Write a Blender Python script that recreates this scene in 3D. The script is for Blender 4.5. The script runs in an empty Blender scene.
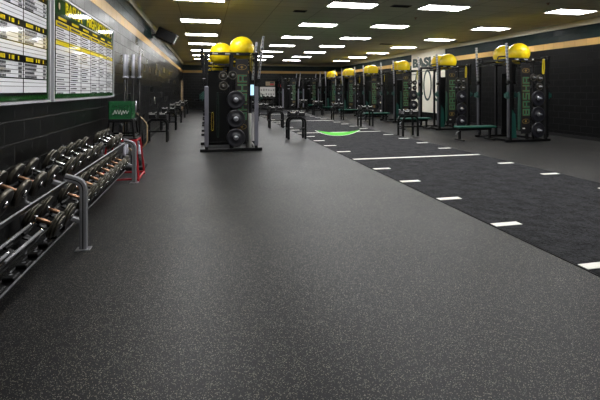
import bpy, math, random
from mathutils import Vector, Matrix
random.seed(7)
SC = bpy.context.scene
COL = SC.collection
PI = math.pi

# ------------------------------------------------------------------ materials
def mat(name, col, rough=0.5, metal=0.0, spec=0.5, emit=None, es=0.0):
    m = bpy.data.materials.new(name); m.use_nodes = True
    p = m.node_tree.nodes['Principled BSDF']
    p.inputs['Base Color'].default_value = (*col, 1)
    p.inputs['Roughness'].default_value = rough
    p.inputs['Metallic'].default_value = metal
    p.inputs['Specular IOR Level'].default_value = spec
    if emit:
        p.inputs['Emission Color'].default_value = (*emit, 1)
        p.inputs['Emission Strength'].default_value = es
    return m

def nodes_of(m):
    nt = m.node_tree
    return nt, nt.nodes, nt.links, nt.nodes['Principled BSDF']

def noisy(m, scale, amt, bump=0.0, rough_amt=0.0):
    """procedural tone wear over the flat colour of a material"""
    nt, N, L, p = nodes_of(m)
    tc = N.new('ShaderNodeTexCoord'); nz = N.new('ShaderNodeTexNoise')
    nz.inputs['Scale'].default_value = scale; nz.inputs['Detail'].default_value = 4
    L.new(tc.outputs['Object'], nz.inputs['Vector'])
    c = p.inputs['Base Color'].default_value[:]
    mx = N.new('ShaderNodeMix'); mx.data_type = 'RGBA'
    mx.inputs[6].default_value = (c[0]*(1-amt), c[1]*(1-amt), c[2]*(1-amt), 1)
    mx.inputs[7].default_value = (min(1, c[0]*(1+amt)), min(1, c[1]*(1+amt)), min(1, c[2]*(1+amt)), 1)
    L.new(nz.outputs['Fac'], mx.inputs[0]); L.new(mx.outputs[2], p.inputs['Base Color'])
    if bump:
        b = N.new('ShaderNodeBump'); b.inputs['Strength'].default_value = bump; b.inputs['Distance'].default_value = 0.01
        L.new(nz.outputs['Fac'], b.inputs['Height']); L.new(b.outputs['Normal'], p.inputs['Normal'])
    return m

def block_mat(name, col, mortar, rough, axis, spec=0.24):
    """painted concrete block: 0.406 x 0.203 courses, axis = horizontal world axis of the wall"""
    m = mat(name, col, rough, 0, spec)
    nt, N, L, p = nodes_of(m)
    tc = N.new('ShaderNodeTexCoord'); sx = N.new('ShaderNodeSeparateXYZ'); cx = N.new('ShaderNodeCombineXYZ')
    L.new(tc.outputs['Object'], sx.inputs[0])
    L.new(sx.outputs[axis], cx.inputs['X']); L.new(sx.outputs['Z'], cx.inputs['Y'])
    br = N.new('ShaderNodeTexBrick')
    br.inputs['Scale'].default_value = 1.0
    br.inputs['Brick Width'].default_value = 0.4064; br.inputs['Row Height'].default_value = 0.2032
    br.inputs['Mortar Size'].default_value = 0.007; br.inputs['Mortar Smooth'].default_value = 0.3
    br.inputs['Color1'].default_value = (*col, 1)
    br.inputs['Color2'].default_value = (col[0]*1.15, col[1]*1.15, col[2]*1.15, 1)
    br.inputs['Mortar'].default_value = (*mortar, 1)
    L.new(cx.outputs[0], br.inputs['Vector']); L.new(br.outputs['Color'], p.inputs['Base Color'])
    b2 = N.new('ShaderNodeTexBrick')
    for k in ('Scale', 'Brick Width', 'Row Height', 'Mortar Size', 'Mortar Smooth'): b2.inputs[k].default_value = br.inputs[k].default_value
    b2.inputs['Color1'].default_value = (rough*.9,)*3+(1,); b2.inputs['Color2'].default_value = (rough*1.12,)*3+(1,); b2.inputs['Mortar'].default_value = (.5, .5, .5, 1)
    L.new(cx.outputs[0], b2.inputs['Vector']); L.new(b2.outputs['Color'], p.inputs['Roughness'])
    nz = N.new('ShaderNodeTexNoise'); nz.inputs['Scale'].default_value = 60; nz.inputs['Detail'].default_value = 3
    L.new(cx.outputs[0], nz.inputs['Vector'])
    ma = N.new('ShaderNodeMath'); ma.operation = 'MULTIPLY_ADD'
    ma.inputs[1].default_value = -1.0
    mb = N.new('ShaderNodeMath'); mb.operation = 'MULTIPLY'; mb.inputs[1].default_value = 0.22
    L.new(nz.outputs['Fac'], mb.inputs[0]); L.new(br.outputs['Fac'], ma.inputs[0]); L.new(mb.outputs[0], ma.inputs[2])
    b = N.new('ShaderNodeBump'); b.inputs['Strength'].default_value = 0.9; b.inputs['Distance'].default_value = 0.008
    L.new(ma.outputs[0], b.inputs['Height']); L.new(b.outputs['Normal'], p.inputs['Normal'])
    return m

M = {}
BLK = (0.0020, 0.0021, 0.0022)
for ax in ('X', 'Y'):
    M['blk'+ax] = block_mat('black_painted_block_'+ax, BLK, (0.02, 0.02, 0.019), 0.3, ax)
    M['grn'+ax] = block_mat('green_painted_block_'+ax, (0.003, 0.015, 0.0145), (0.005, 0.014, 0.013), 0.34, ax)
    M['tan'+ax] = block_mat('tan_painted_block_'+ax, (0.60, 0.37, 0.12), (0.5, 0.31, 0.10), 0.4, ax)
M['blkR'] = block_mat('satin_black_block', (0.0016, 0.0017, 0.0019), (0.007, 0.007, 0.007), 0.5, 'Y', 0.12)
M['grnR'] = block_mat('satin_green_block', (0.0025, 0.013, 0.013), (0.004, 0.012, 0.011), 0.5, 'Y', 0.2)
M['trim'] = noisy(mat('beige_trim', (0.66, 0.62, 0.49), 0.5), 8, 0.08)

# rubber floor with flecks
def rubber_floor():
    m = mat('speckled_rubber', (0.03, 0.03, 0.03), 0.5, 0, 0.19)
    nt, N, L, p = nodes_of(m)
    tc = N.new('ShaderNodeTexCoord')
    v = N.new('ShaderNodeTexVoronoi'); v.feature = 'F1'; v.inputs['Scale'].default_value = 185; v.inputs['Randomness'].default_value = 1
    L.new(tc.outputs['Object'], v.inputs['Vector'])
    wn = N.new('ShaderNodeSeparateColor'); L.new(v.outputs['Color'], wn.inputs[0])
    sel = N.new('ShaderNodeMath'); sel.operation = 'GREATER_THAN'; sel.inputs[1].default_value = 0.74
    L.new(wn.outputs[0], sel.inputs[0])
    sz = N.new('ShaderNodeMath'); sz.operation = 'LESS_THAN'; sz.inputs[1].default_value = 0.46
    L.new(v.outputs['Distance'], sz.inputs[0])
    fl = N.new('ShaderNodeMath'); fl.operation = 'MULTIPLY'
    L.new(sel.outputs[0], fl.inputs[0]); L.new(sz.outputs[0], fl.inputs[1])
    big = N.new('ShaderNodeTexNoise'); big.inputs['Scale'].default_value = 0.9; big.inputs['Detail'].default_value = 3
    L.new(tc.outputs['Object'], big.inputs['Vector'])
    fine = N.new('ShaderNodeTexNoise'); fine.inputs['Scale'].default_value = 160; fine.inputs['Detail'].default_value = 2
    L.new(tc.outputs['Object'], fine.inputs['Vector'])
    r1 = N.new('ShaderNodeMix'); r1.data_type = 'RGBA'
    r1.inputs[6].default_value = (0.0030, 0.0033, 0.0040, 1); r1.inputs[7].default_value = (0.0110, 0.0118, 0.0142, 1)
    L.new(fine.outputs['Fac'], r1.inputs[0])
    fc = N.new('ShaderNodeMix'); fc.data_type = 'RGBA'
    fc.inputs[6].default_value = (0.30, 0.275, 0.21, 1); fc.inputs[7].default_value = (0.10, 0.10, 0.105, 1)
    L.new(wn.outputs[1], fc.inputs[0])
    mx = N.new('ShaderNodeMix'); mx.data_type = 'RGBA'
    L.new(fl.outputs[0], mx.inputs[0]); L.new(r1.outputs[2], mx.inputs[6]); L.new(fc.outputs[2], mx.inputs[7])
    # roll seams every 1.22 m
    sx = N.new('ShaderNodeSeparateXYZ'); L.new(tc.outputs['Object'], sx.inputs[0])
    ad = N.new('ShaderNodeMath'); ad.operation = 'ADD'; ad.inputs[1].default_value = 20.37
    L.new(sx.outputs['X'], ad.inputs[0])
    md = N.new('ShaderNodeMath'); md.operation = 'MODULO'; md.inputs[1].default_value = 1.22
    L.new(ad.outputs[0], md.inputs[0])
    sm = N.new('ShaderNodeMath'); sm.operation = 'LESS_THAN'; sm.inputs[1].default_value = 0.004
    L.new(md.outputs[0], sm.inputs[0])
    mx2 = N.new('ShaderNodeMix'); mx2.data_type = 'RGBA'; mx2.inputs[7].default_value = (0.02, 0.02, 0.02, 1)
    L.new(sm.outputs[0], mx2.inputs[0]); L.new(mx.outputs[2], mx2.inputs[6]); L.new(mx2.outputs[2], p.inputs['Base Color'])
    rr = N.new('ShaderNodeMapRange'); rr.inputs['To Min'].default_value = 0.40; rr.inputs['To Max'].default_value = 0.50
    L.new(big.outputs['Fac'], rr.inputs['Value']); L.new(rr.outputs[0], p.inputs['Roughness'])
    b = N.new('ShaderNodeBump'); b.inputs['Strength'].default_value = 0.25; b.inputs['Distance'].default_value = 0.003
    L.new(fine.outputs['Fac'], b.inputs['Height']); L.new(b.outputs['Normal'], p.inputs['Normal'])
    return m
M['rubber'] = rubber_floor()

def turf():
    m = mat('charcoal_turf', (0.03, 0.03, 0.035), 0.9, 0, 0.25)
    nt, N, L, p = nodes_of(m)
    tc = N.new('ShaderNodeTexCoord')
    n1 = N.new('ShaderNodeTexNoise'); n1.inputs['Scale'].default_value = 34; n1.inputs['Detail'].default_value = 5; n1.inputs['Roughness'].default_value = 0.7
    n2 = N.new('ShaderNodeTexNoise'); n2.inputs['Scale'].default_value = 5; n2.inputs['Detail'].default_value = 3
    for n in (n1, n2): L.new(tc.outputs['Object'], n.inputs['Vector'])
    ml = N.new('ShaderNodeMath'); ml.operation = 'MULTIPLY_ADD'; ml.inputs[1].default_value = 0.35
    L.new(n2.outputs['Fac'], ml.inputs[0]); 
    s1 = N.new('ShaderNodeMath'); s1.operation = 'MULTIPLY'; s1.inputs[1].default_value = 0.65
    L.new(n1.outputs['Fac'], s1.inputs[0]); L.new(s1.outputs[0], ml.inputs[2])
    cr = N.new('ShaderNodeValToRGB')
    cr.color_ramp.elements[0].position = 0.41; cr.color_ramp.elements[0].color = (0.0015, 0.0015, 0.002, 1)
    cr.color_ramp.elements[1].position = 0.60; cr.color_ramp.elements[1].color = (0.032, 0.032, 0.037, 1)
    L.new(ml.outputs[0], cr.inputs[0]); L.new(cr.outputs[0], p.inputs['Base Color'])
    b = N.new('ShaderNodeBump'); b.inputs['Strength'].default_value = 1.0; b.inputs['Distance'].default_value = 0.03
    L.new(n1.outputs['Fac'], b.inputs['Height']); L.new(b.outputs['Normal'], p.inputs['Normal'])
    return m
M['turf'] = turf()
M['turfwhite'] = noisy(mat('white_turf_fibre', (0.80, 0.78, 0.72), 0.9), 60, 0.12)
M['turfgreen'] = noisy(mat('green_turf_fibre', (0.075, 0.50, 0.025), 0.9), 60, 0.12)

def ceiling_tile():
    m = mat('ceiling_tile', (0.4, 0.38, 0.25), 0.8, 0, 0.2)
    nt, N, L, p = nodes_of(m)
    tc = N.new('ShaderNodeTexCoord'); mp = N.new('ShaderNodeMapping')
    mp.inputs['Location'].default_value = (0.65+0.61*20, 0.305-10.2+0.61*60, 0)
    L.new(tc.outputs['Object'], mp.inputs['Vector'])
    br = N.new('ShaderNodeTexBrick'); br.offset = 0
    br.inputs['Scale'].default_value = 1; br.inputs['Brick Width'].default_value = 1.22; br.inputs['Row Height'].default_value = 0.61
    br.inputs['Mortar Size'].default_value = 0.012
    br.inputs['Color1'].default_value = (0.62, 0.60, 0.47, 1); br.inputs['Color2'].default_value = (0.68, 0.66, 0.53, 1)
    br.inputs['Mortar'].default_value = (0.40, 0.38, 0.27, 1)
    L.new(mp.outputs[0], br.inputs['Vector'])
    nz = N.new('ShaderNodeTexNoise'); nz.inputs['Scale'].default_value = 40; nz.inputs['Detail'].default_value = 4
    L.new(tc.outputs['Object'], nz.inputs['Vector'])
    L.new(br.outputs['Color'], p.inputs['Base Color'])
    b = N.new('ShaderNodeBump'); b.inputs['Strength'].default_value = 0.3; b.inputs['Distance'].default_value = 0.004
    L.new(nz.outputs['Fac'], b.inputs['Height']); L.new(b.outputs['Normal'], p.inputs['Normal'])
    return m
M['ceil'] = ceiling_tile()
LIGHT_STRENGTH = 19.0
M['diff'] = mat('lit_diffuser', (0.9, 0.9, 0.9), 0.4, 0, 0.3, (1.0, 1.0, 1.0), LIGHT_STRENGTH)
M['lframe'] = mat('white_enamel', (0.7, 0.69, 0.62), 0.4)
M['black'] = noisy(mat('black_powder_coat', (0.0025, 0.0025, 0.0028), 0.36, 0, 0.35), 30, 0.25)
M['matte'] = noisy(mat('matte_black_plastic', (0.0035, 0.0035, 0.004), 0.55, 0, 0.35), 20, 0.2)
M['rubberblk'] = noisy(mat('black_bumper_rubber', (0.009, 0.009, 0.013), 0.42), 25, 0.25)
M['iron'] = noisy(mat('worn_cast_iron', (0.10, 0.09, 0.07), 0.36, 0.5), 28, 0.35, 0.1)
M['irondark'] = noisy(mat('dark_cast_iron', (0.011, 0.0105, 0.0095), 0.45, 0.3), 28, 0.3, 0.1)
M['chrome'] = mat('polished_chrome', (0.80, 0.80, 0.82), 0.18, 1.0)
M['steel'] = noisy(mat('brushed_steel', (0.50, 0.50, 0.54), 0.33, 1.0), 40, 0.1)
M['copper'] = noisy(mat('bronzed_handle', (0.36, 0.20, 0.115), 0.36, 0.7), 50, 0.2)
M['greytube'] = noisy(mat('grey_enamel_tube', (0.30, 0.30, 0.315), 0.34, 0.3), 18, 0.12)
M['greycover'] = noisy(mat('silver_grey_enamel', (0.15, 0.15, 0.18), 0.4, 0.2), 18, 0.12)
M['darkcover'] = noisy(mat('dark_grey_enamel', (0.05, 0.05, 0.058), 0.4, 0.2), 18, 0.12)
M['satin'] = noisy(mat('satin_chrome', (0.50, 0.50, 0.57), 0.4, 0.35), 30, 0.08)
M['silver'] = mat('silver_frame', (0.50, 0.50, 0.53), 0.4, 0.1)
M['red'] = noisy(mat('red_enamel', (0.40, 0.010, 0.018), 0.35), 12, 0.15)
M['yellow'] = noisy(mat('yellow_vinyl', (0.85, 0.62, 0.008), 0.30, 0, 0.5), 6, 0.04)
M['yband'] = mat('yellow_latex', (0.72, 0.56, 0.01), 0.5)
M['gband'] = mat('green_latex', (0.003, 0.06, 0.036), 0.5)
M['gpad'] = noisy(mat('green_vinyl', (0.003, 0.075, 0.05), 0.38), 14, 0.15)
M['gjcup'] = mat('green_plastic', (0.003, 0.045, 0.034), 0.45)
M['crate'] = noisy(mat('green_crate_plastic', (0.012, 0.11, 0.035), 0.45), 20, 0.15)
M['brdgreen'] = mat('gloss_green_print', (0.012, 0.062, 0.012), 0.06)
M['brdblack'] = mat('gloss_black_print', (0.008, 0.008, 0.007), 0.06)
M['brdwhite'] = mat('gloss_white_print', (0.88, 0.88, 0.91), 0.06)
M['brdyellow'] = mat('gloss_yellow_print', (0.75, 0.60, 0.02), 0.06)
M['brdgrey'] = mat('grey_print', (0.10, 0.10, 0.11), 0.1)
M['signblk'] = mat('black_sign_plate', (0.007, 0.007, 0.008), 0.4)
M['gold'] = mat('gold_print', (0.24, 0.155, 0.04), 0.45)
M['signgreen'] = mat('green_print', (0.008, 0.15, 0.085), 0.45)
M['white'] = mat('white_paint', (0.78, 0.77, 0.74), 0.45)
M['mural'] = noisy(mat('white_wall_panel', (0.74, 0.70, 0.60), 0.5), 5, 0.05)
M['darkgreen'] = mat('dark_green_letter', (0.008, 0.03, 0.026), 0.5)
M['screen'] = mat('lit_screen', (0.02, 0.02, 0.03), 0.2, 0, 0.5, (0.45, 0.75, 1.0), 0.9)
M['redlamp'] = mat('red_alarm_plastic', (0.55, 0.02, 0.03), 0.4)
M['tandoor'] = noisy(mat('tan_door_frame', (0.40, 0.30, 0.18), 0.5), 6, 0.1)
M['reddoor'] = noisy(mat('dark_red_door', (0.10, 0.015, 0.012), 0.45), 6, 0.1)
M['vent'] = mat('dark_vent_metal', (0.04, 0.038, 0.03), 0.5)
M['foam'] = noisy(mat('pale_foam', (0.36, 0.36, 0.34), 0.7), 30, 0.1)

# ------------------------------------------------------------------ mesh builder
class MB:
    def __init__(s): s.v = []; s.f = []; s.m = []; s.sm = []
    def add(s, vs, fs, mi=0, smooth=False):
        o = len(s.v); s.v += [tuple(v) for v in vs]
        for f in fs:
            s.f.append([i+o for i in f]); s.m.append(mi); s.sm.append(smooth)
        return s
    def box(s, c, d, mi=0, R=None):
        x, y, z = d[0]/2, d[1]/2, d[2]/2
        pts = [Vector(p) for p in ((-x,-y,-z),(x,-y,-z),(x,y,-z),(-x,y,-z),(-x,-y,z),(x,-y,z),(x,y,z),(-x,y,z))]
        if R is not None: pts = [R @ p for p in pts]
        c = Vector(c)
        return s.add([p+c for p in pts], [(0,3,2,1),(4,5,6,7),(0,1,5,4),(1,2,6,5),(2,3,7,6),(3,0,4,7)], mi)
    def b2(s, a, b, mi=0):
        return s.box([(a[i]+b[i])/2 for i in range(3)], [abs(b[i]-a[i]) for i in range(3)], mi)
    def rbox(s, c, d, r=0.01, mi=0, R=None):
        """box with chamfered edges"""
        x, y, z = d[0]/2, d[1]/2, d[2]/2
        r = min(r, x*.9, y*.9, z*.9)
        ring = lambda zz, q: [Vector((-x+q,-y+(r if q<r else q),zz)), Vector((-x+r+q*0 if q<r else -x+q+r,-y+q,zz)),
                              Vector((x-r if q<r else x-q-r,-y+q,zz)), Vector((x-q,-y+(r if q<r else q+r),zz)),
                              Vector((x-q,y-(r if q<r else q+r),zz)), Vector((x-r if q<r else x-q-r,y-q,zz)),
                              Vector((-x+r if q<r else -x+q+r,y-q,zz)), Vector((-x+q,y-(r if q<r else q+r),zz))]
        rings = [ring(-z, r), ring(-z+r, 0), ring(z-r, 0), ring(z, r)]
        vs = []; fs = []
        for k in rings: vs += k
        for i in range(3):
            for j in range(8):
                k = (j+1) % 8
                fs.append((i*8+j, i*8+k, (i+1)*8+k, (i+1)*8+j))
        fs.append(tuple(reversed(range(8)))); fs.append(tuple(range(24, 32)))
        if R is not None: vs = [R @ p for p in vs]
        c = Vector(c)
        return s.add([p+c for p in vs], fs, mi)
    def lathe(s, p0, axis, prof, seg=20, mi=0, smooth=True, cap=True):
        """prof: list of (t along the axis, radius)"""
        a = Vector(axis).normalized(); p0 = Vector(p0)
        u = a.orthogonal().normalized(); w = a.cross(u)
        vs = []; fs = []
        for t, r in prof:
            for k in range(seg):
                an = 2*PI*k/seg
                vs.append(p0 + a*t + (u*math.cos(an)+w*math.sin(an))*r)
        for i in range(len(prof)-1):
            for k in range(seg):
                k2 = (k+1) % seg
                fs.append((i*seg+k, i*seg+k2, (i+1)*seg+k2, (i+1)*seg+k))
        s.add(vs, fs, mi, smooth)
        if cap:
            n = len(s.v)-len(vs)
            if prof[0][1] > 1e-5: s.f.append([n+k for k in reversed(range(seg))]); s.m.append(mi); s.sm.append(False)
            if prof[-1][1] > 1e-5: s.f.append([n+(len(prof)-1)*seg+k for k in range(seg)]); s.m.append(mi); s.sm.append(False)
        return s
    def cyl(s, a, b, r, seg=12, mi=0):
        a = Vector(a); b = Vector(b)
        return s.lathe(a, b-a, [(0, r), ((b-a).length, r)], seg, mi, seg > 6)
    def sweep(s, path, prof, up=(0,0,1), mi=0, closed=False, smooth=False):
        """sweep a 2D profile (side, up) along a path"""
        P = [Vector(p) for p in path]; n = len(P); m = len(prof); vs = []; fs = []
        U = Vector(up)
        for i, p in enumerate(P):
            if closed: t = (P[(i+1) % n]-P[i-1])
            else: t = P[min(i+1, n-1)]-P[max(i-1, 0)]
            t.normalize()
            side = t.cross(U)
            if side.length < 1e-3: side = t.cross(Vector((0.31, 0.77, 0.2)))
            side.normalize(); nn = side.cross(t).normalized()
            for (q, w) in prof: vs.append(p + side*q + nn*w)
        for i in range(n if closed else n-1):
            j = (i+1) % n
            for k in range(m):
                k2 = (k+1) % m
                fs.append((i*m+k, i*m+k2, j*m+k2, j*m+k))
        if not closed:
            fs.append(tuple(reversed(range(m)))); fs.append(tuple((n-1)*m+k for k in range(m)))
        return s.add(vs, fs, mi, smooth)
    def poly(s, pts, th, mi=0):
        """flat outline (3D pts) given thickness vector th"""
        n = len(pts); th = Vector(th)
        a = [Vector(p) for p in pts]; b = [p+th for p in a]
        fs = [tuple(reversed(range(n))), tuple(range(n, 2*n))]
        for k in range(n):
            k2 = (k+1) % n; fs.append((k, k2, n+k2, n+k))
        return s.add(a+b, fs, mi)
    def build(s, name, mats, parent=None):
        if not isinstance(mats, (list, tuple)): mats = [mats]
        me = bpy.data.meshes.new(name); me.from_pydata(s.v, [], s.f); 
        for m in mats: me.materials.append(m)
        me.polygons.foreach_set('material_index', s.m); me.polygons.foreach_set('use_smooth', s.sm)
        me.update()
        import bmesh
        bm = bmesh.new(); bm.from_mesh(me); bmesh.ops.recalc_face_normals(bm, faces=bm.faces); bm.to_mesh(me); bm.free()
        o = bpy.data.objects.new(name, me); COL.objects.link(o)
        if parent is not None: o.parent = parent
        return o

def circ(r, n=10): return [(r*math.cos(2*PI*k/n), r*math.sin(2*PI*k/n)) for k in range(n)]
def rrect(w, h, r=0.01):
    out = []
    for cx, cy, a0 in ((w/2-r, h/2-r, 0), (-w/2+r, h/2-r, 90), (-w/2+r, -h/2+r, 180), (w/2-r, -h/2+r, 270)):
        for k in range(3):
            a = math.radians(a0+45*k); out.append((cx+r*math.cos(a), cy+r*math.sin(a)))
    return out
def bend(pts, r, n=6):
    """round the corners of a polyline"""
    P = [Vector(p) for p in pts]; out = [P[0]]
    for i in range(1, len(P)-1):
        a = (P[i-1]-P[i]); b = (P[i+1]-P[i]); q = min(r, a.length*.49, b.length*.49)
        A = P[i]+a.normalized()*q; B = P[i]+b.normalized()*q
        for k in range(n+1):
            t = k/n; out.append(A*(1-t)**2 + P[i]*2*t*(1-t) + B*t*t)
    out.append(P[-1]); return out

def tag(o, label, cat, group=None, kind=None):
    o['label'] = label; o['category'] = cat
    if group: o['group'] = group
    if kind: o['kind'] = kind
    return o
def thing(name, label, cat, loc=(0,0,0), rz=0, group=None):
    o = bpy.data.objects.new(name, None); COL.objects.link(o); o.empty_display_size = 0.2
    o.location = loc; o.rotation_euler = (0, 0, rz)
    return tag(o, label, cat, group)
def struct(o): o['kind'] = 'structure'; return o
def dup(root, loc, rz=None, label=None, group=None):
    def cp(o, par):
        c = o.copy(); COL.objects.link(c); c.parent = par
        for ch in list(o.children): cp(ch, c)
        return c
    r = cp(root, None); r.location = loc
    if rz is not None: r.rotation_euler = (0, 0, rz)
    if label: r['label'] = label
    if group: r['group'] = group
    return r
ORD = ['first', 'second', 'third', 'fourth', 'fifth', 'sixth', 'seventh', 'eighth', 'ninth', 'tenth', 'eleventh', 'twelfth',
       'thirteenth', 'fourteenth', 'fifteenth', 'sixteenth']

def text_mesh(body, size, origin, ux, uy, depth=0.004, align='CENTER', wscale=1.0, bold=0.0):
    """lettering as mesh data: text x runs along ux, text y along uy"""
    cu = bpy.data.curves.new('t', 'FONT'); cu.body = body; cu.size = size; cu.align_x = align; cu.align_y = 'CENTER'
    cu.extrude = depth/2; cu.offset = bold; cu.resolution_u = 3
    o = bpy.data.objects.new('t', cu); COL.objects.link(o)
    dg = bpy.context.evaluated_depsgraph_get(); dg.update()
    me = bpy.data.meshes.new_from_object(o.evaluated_get(dg))
    bpy.data.objects.remove(o); bpy.data.curves.remove(cu)
    ux = Vector(ux); uy = Vector(uy); un = ux.cross(uy); og = Vector(origin)
    for v in me.vertices:
        c = v.co.copy(); v.co = og + ux*c.x*wscale + uy*c.y + un*c.z
    return me
def text_obj(name, body, size, origin, ux, uy, m, parent, **k):
    me = text_mesh(body, size, origin, ux, uy, **k); me.materials.clear(); me.materials.append(m)
    o = bpy.data.objects.new(name, me); COL.objects.link(o); o.parent = parent
    return o

# ------------------------------------------------------------------ room
XL, XR, YF, YB, H = -1.683, 11.2, 33.7, -5.0, 3.63
Z0, Z1, Z2 = 2.845, 3.048, 3.454
def zone_wall(name, ax, a, b, t, sfx=None):
    """wall as bands: black block, tan course, green block"""
    m = MB()
    for i, (z0, z1) in enumerate(((0, Z0), (Z0, Z1), (Z1, H))):
        if ax == 'Y': m.b2((t[0], a, z0), (t[1], b, z1), i)
        else: m.b2((a, t[0], z0), (b, t[1], z1), i)
    return struct(m.build(name, [M['blk'+(sfx or ax)], M['tan'+ax], M['grn'+(sfx or ax)]]))
zone_wall('wall_left', 'Y', YB, YF, (XL-0.2, XL))
zone_wall('wall_right', 'Y', YB, YF, (XR, XR+0.2), 'R')
zone_wall('wall_back', 'X', XL-0.2, XR+0.2, (YF, YF+0.2))
zone_wall('wall_front', 'X', XL-0.2, XR+0.2, (YB-0.2, YB))
struct(MB().b2((XL-.2, YB-.2, -0.15), (XR+.2, YF+.2, 0)).build('floor', M['rubber']))
struct(MB().b2((XL-.2, YB-.2, H), (XR+.2, YF+.2, H+.15)).build('ceiling', M['ceil']))
struct(MB().b2((XL, YB, Z2), (XL+0.05, YF, H)).build('trim_1', M['trim']))
struct(MB().b2((XR-0.05, YB, Z2), (XR, YF, H)).build('trim_2', M['trim']))
struct(MB().b2((XL+.05, YF-0.05, Z2), (XR-.05, YF, H)).build('trim_3', M['trim']))
struct(MB().b2((XL, YB, 0), (XL+.012, YF, .1)).build('baseboard_left', M['matte']))
struct(MB().b2((XR-.012, YB, 0), (XR, YF, .1)).build('baseboard_right', M['matte']))
struct(MB().b2((XL+.012, YF-.012, 0), (XR-.012, YF, .1)).build('baseboard_back', M['matte']))
# door at the far end of the left wall
d = struct(MB().b2((XL, 31.5, 0), (XL+.05, 32.5, 2.1)).build('door_1', M['reddoor']))
fr = MB(); fr.b2((XL, 31.4, 0), (XL+.08, 31.5, 2.2)); fr.b2((XL, 32.5, 0), (XL+.08, 32.6, 2.2)); fr.b2((XL, 31.5, 2.1), (XL+.08, 32.5, 2.2))
fr.build('door_frame', M['tandoor'], d)
MB().cyl((XL+.05, 31.58, 1.0), (XL+.11, 31.58, 1.0), .025).build('door_handle', M['steel'], d)

# turf lane
TX0, TX1, TY0, TY1, TH = 3.098, 6.17, -3.0, 30.0, 0.012
t = tag(MB().b2((TX0, TY0, 0), (TX1, TY1, TH)).build('turf_lane', M['turf']),
        'long charcoal turf lane with white yard lines sunk between the rubber floors', 'turf')
edge = MB(); edge.b2((TX0-.012, TY0, 0), (TX0, TY1, TH-.004)); edge.b2((TX1, TY0, 0), (TX1+.03, TY1, TH-.002))
edge.build('edge_strip', M['matte'], t)
for k in range(-10, 20):
    y = 8.49 + 1.118*k
    if y < 2.0 or y > 29.5: continue
    if k % 5 == 0:
        MB().b2((TX0+.0, y-.05, TH), (TX1, y+.05, TH+.003)).build('yard_line', M['turfwhite'], t)
    else:
        MB().b2((TX0+.0, y-.05, TH), (TX0+.33, y+.05, TH+.003)).build('hash_mark', M['turfwhite'], t)
        MB().b2((TX1-.36, y-.05, TH), (TX1-.03, y+.05, TH+.003)).build('hash_mark', M['turfwhite'], t)
# crescent emblem at the second yard line
def arc(E1, mid, E2, z):
    C = [2*mid[q]-(E1[q]+E2[q])/2 for q in (0, 1)]
    return [(E1[0]*(1-t_)**2+2*C[0]*t_*(1-t_)+E2[0]*t_**2, E1[1]*(1-t_)**2+2*C[1]*t_*(1-t_)+E2[1]*t_**2, z) for t_ in [k/24 for k in range(25)]]
E1, E2 = (4.0, 14.78), (5.56, 14.61)
out = arc(E1, (4.25, 13.0), E2, TH+.0032); inn = arc(E1, (4.53, 13.95), E2, TH+.0032)[::-1]
cx, cy = 4.7, 14.5
MB().poly(out+inn[1:-1], (0, 0, .003)).build('emblem_crescent', M['turfgreen'], t)
ol = MB()
pts = [(cx+(p[0]-cx)*1.07, cy+.1+(p[1]-cy)*1.05-.05, TH+.002) for p in out]
ol.sweep(pts, rrect(.035, .004, .001)); ol.build('emblem_outline', M['turfwhite'], t)

# ------------------------------------------------------------------ ceiling lights
LX = [-0.74, 2.98, 5.40, 9.05]
LO_Y = [-.28, -.30, -.50, -.78]
LY = [10.2+3.25*i for i in range(-2, 7)]
def make_light():
    r = thing('ceiling_light', '', 'light')
    f = MB()
    f.b2((-.0, -.305, -.02), (1.22, -.275, 0)); f.b2((0, .275, -.02), (1.22, .305, 0))
    f.b2((0, -.275, -.02), (.03, .275, 0)); f.b2((1.19, -.275, -.02), (1.22, .275, 0))
    f.build('frame', M['lframe'], r)
    MB().b2((.03, -.275, -.014), (1.19, .275, -.004)).build('diffuser', M['diff'], r)
    return r
L0 = None
COLN = ['left aisle', 'left edge of the turf', 'right edge of the turf', 'right racks']
vis = [i for i, y in enumerate(LY) if y > 8]
for j, x in enumerate(LX):
    for i, y in enumerate(LY):
        y += LO_Y[j]
        if i < 2: lab = 'lit ceiling panel overhead above the %s, %s from the camera' % (COLN[j], ORD[i])
        else: lab = 'lit ceiling panel over the %s, %s from front' % (COLN[j], ORD[i-2])
        if L0 is None: o = L0 = make_light(); o.location = (x, y, H); o['label'] = lab; o['group'] = 'lit ceiling panels'
        else: dup(L0, (x, y, H), 0, lab)

# ceiling vents and sprinklers
def at(px, py, z):
    d = 418*(1.5-z)/(py-90); u = (px-300)*d/418
    return (u*.975+d*.2217, d*.975-u*.2217)
for k, (px, py, w, lab) in enumerate(((401, 6, .5, 'dark slotted air vent in the ceiling above the turf lane'),
                                      (300, 11, .35, 'dark air vent in the ceiling nearest the tall left rack'),
                                      (386, 44, .6, 'far dark air vent in the ceiling above the right racks'))):
    x, y = at(px, py, H)
    r = thing('ceiling_vent', lab, 'vent', (x, y, H), 0, 'ceiling vents')
    MB().b2((-w/2, -.12, -.012), (w/2, .12, 0)).build('frame', M['vent'], r)
    s = MB()
    for q in range(4): s.box((0, -.075+.05*q, -.018), (w-.06, .02, .01))
    s.build('slats', M['matte'], r)
for (px, py, lab) in ((415.5, 17.7, 'small brass sprinkler head in the ceiling above the turf lane'),
                      (548, 3, 'small brass sprinkler head in the ceiling near the right wall')):
    x, y = at(px, py, H)
    tag(MB().lathe((x, y, H), (0, 0, -1), [(0, .05), (.008, .05), (.01, .018), (.04, .014), (.042, .03), (.048, .03)], 12).build('sprinkler_head', M['copper']), lab, 'sprinkler', 'sprinkler heads')

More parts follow.
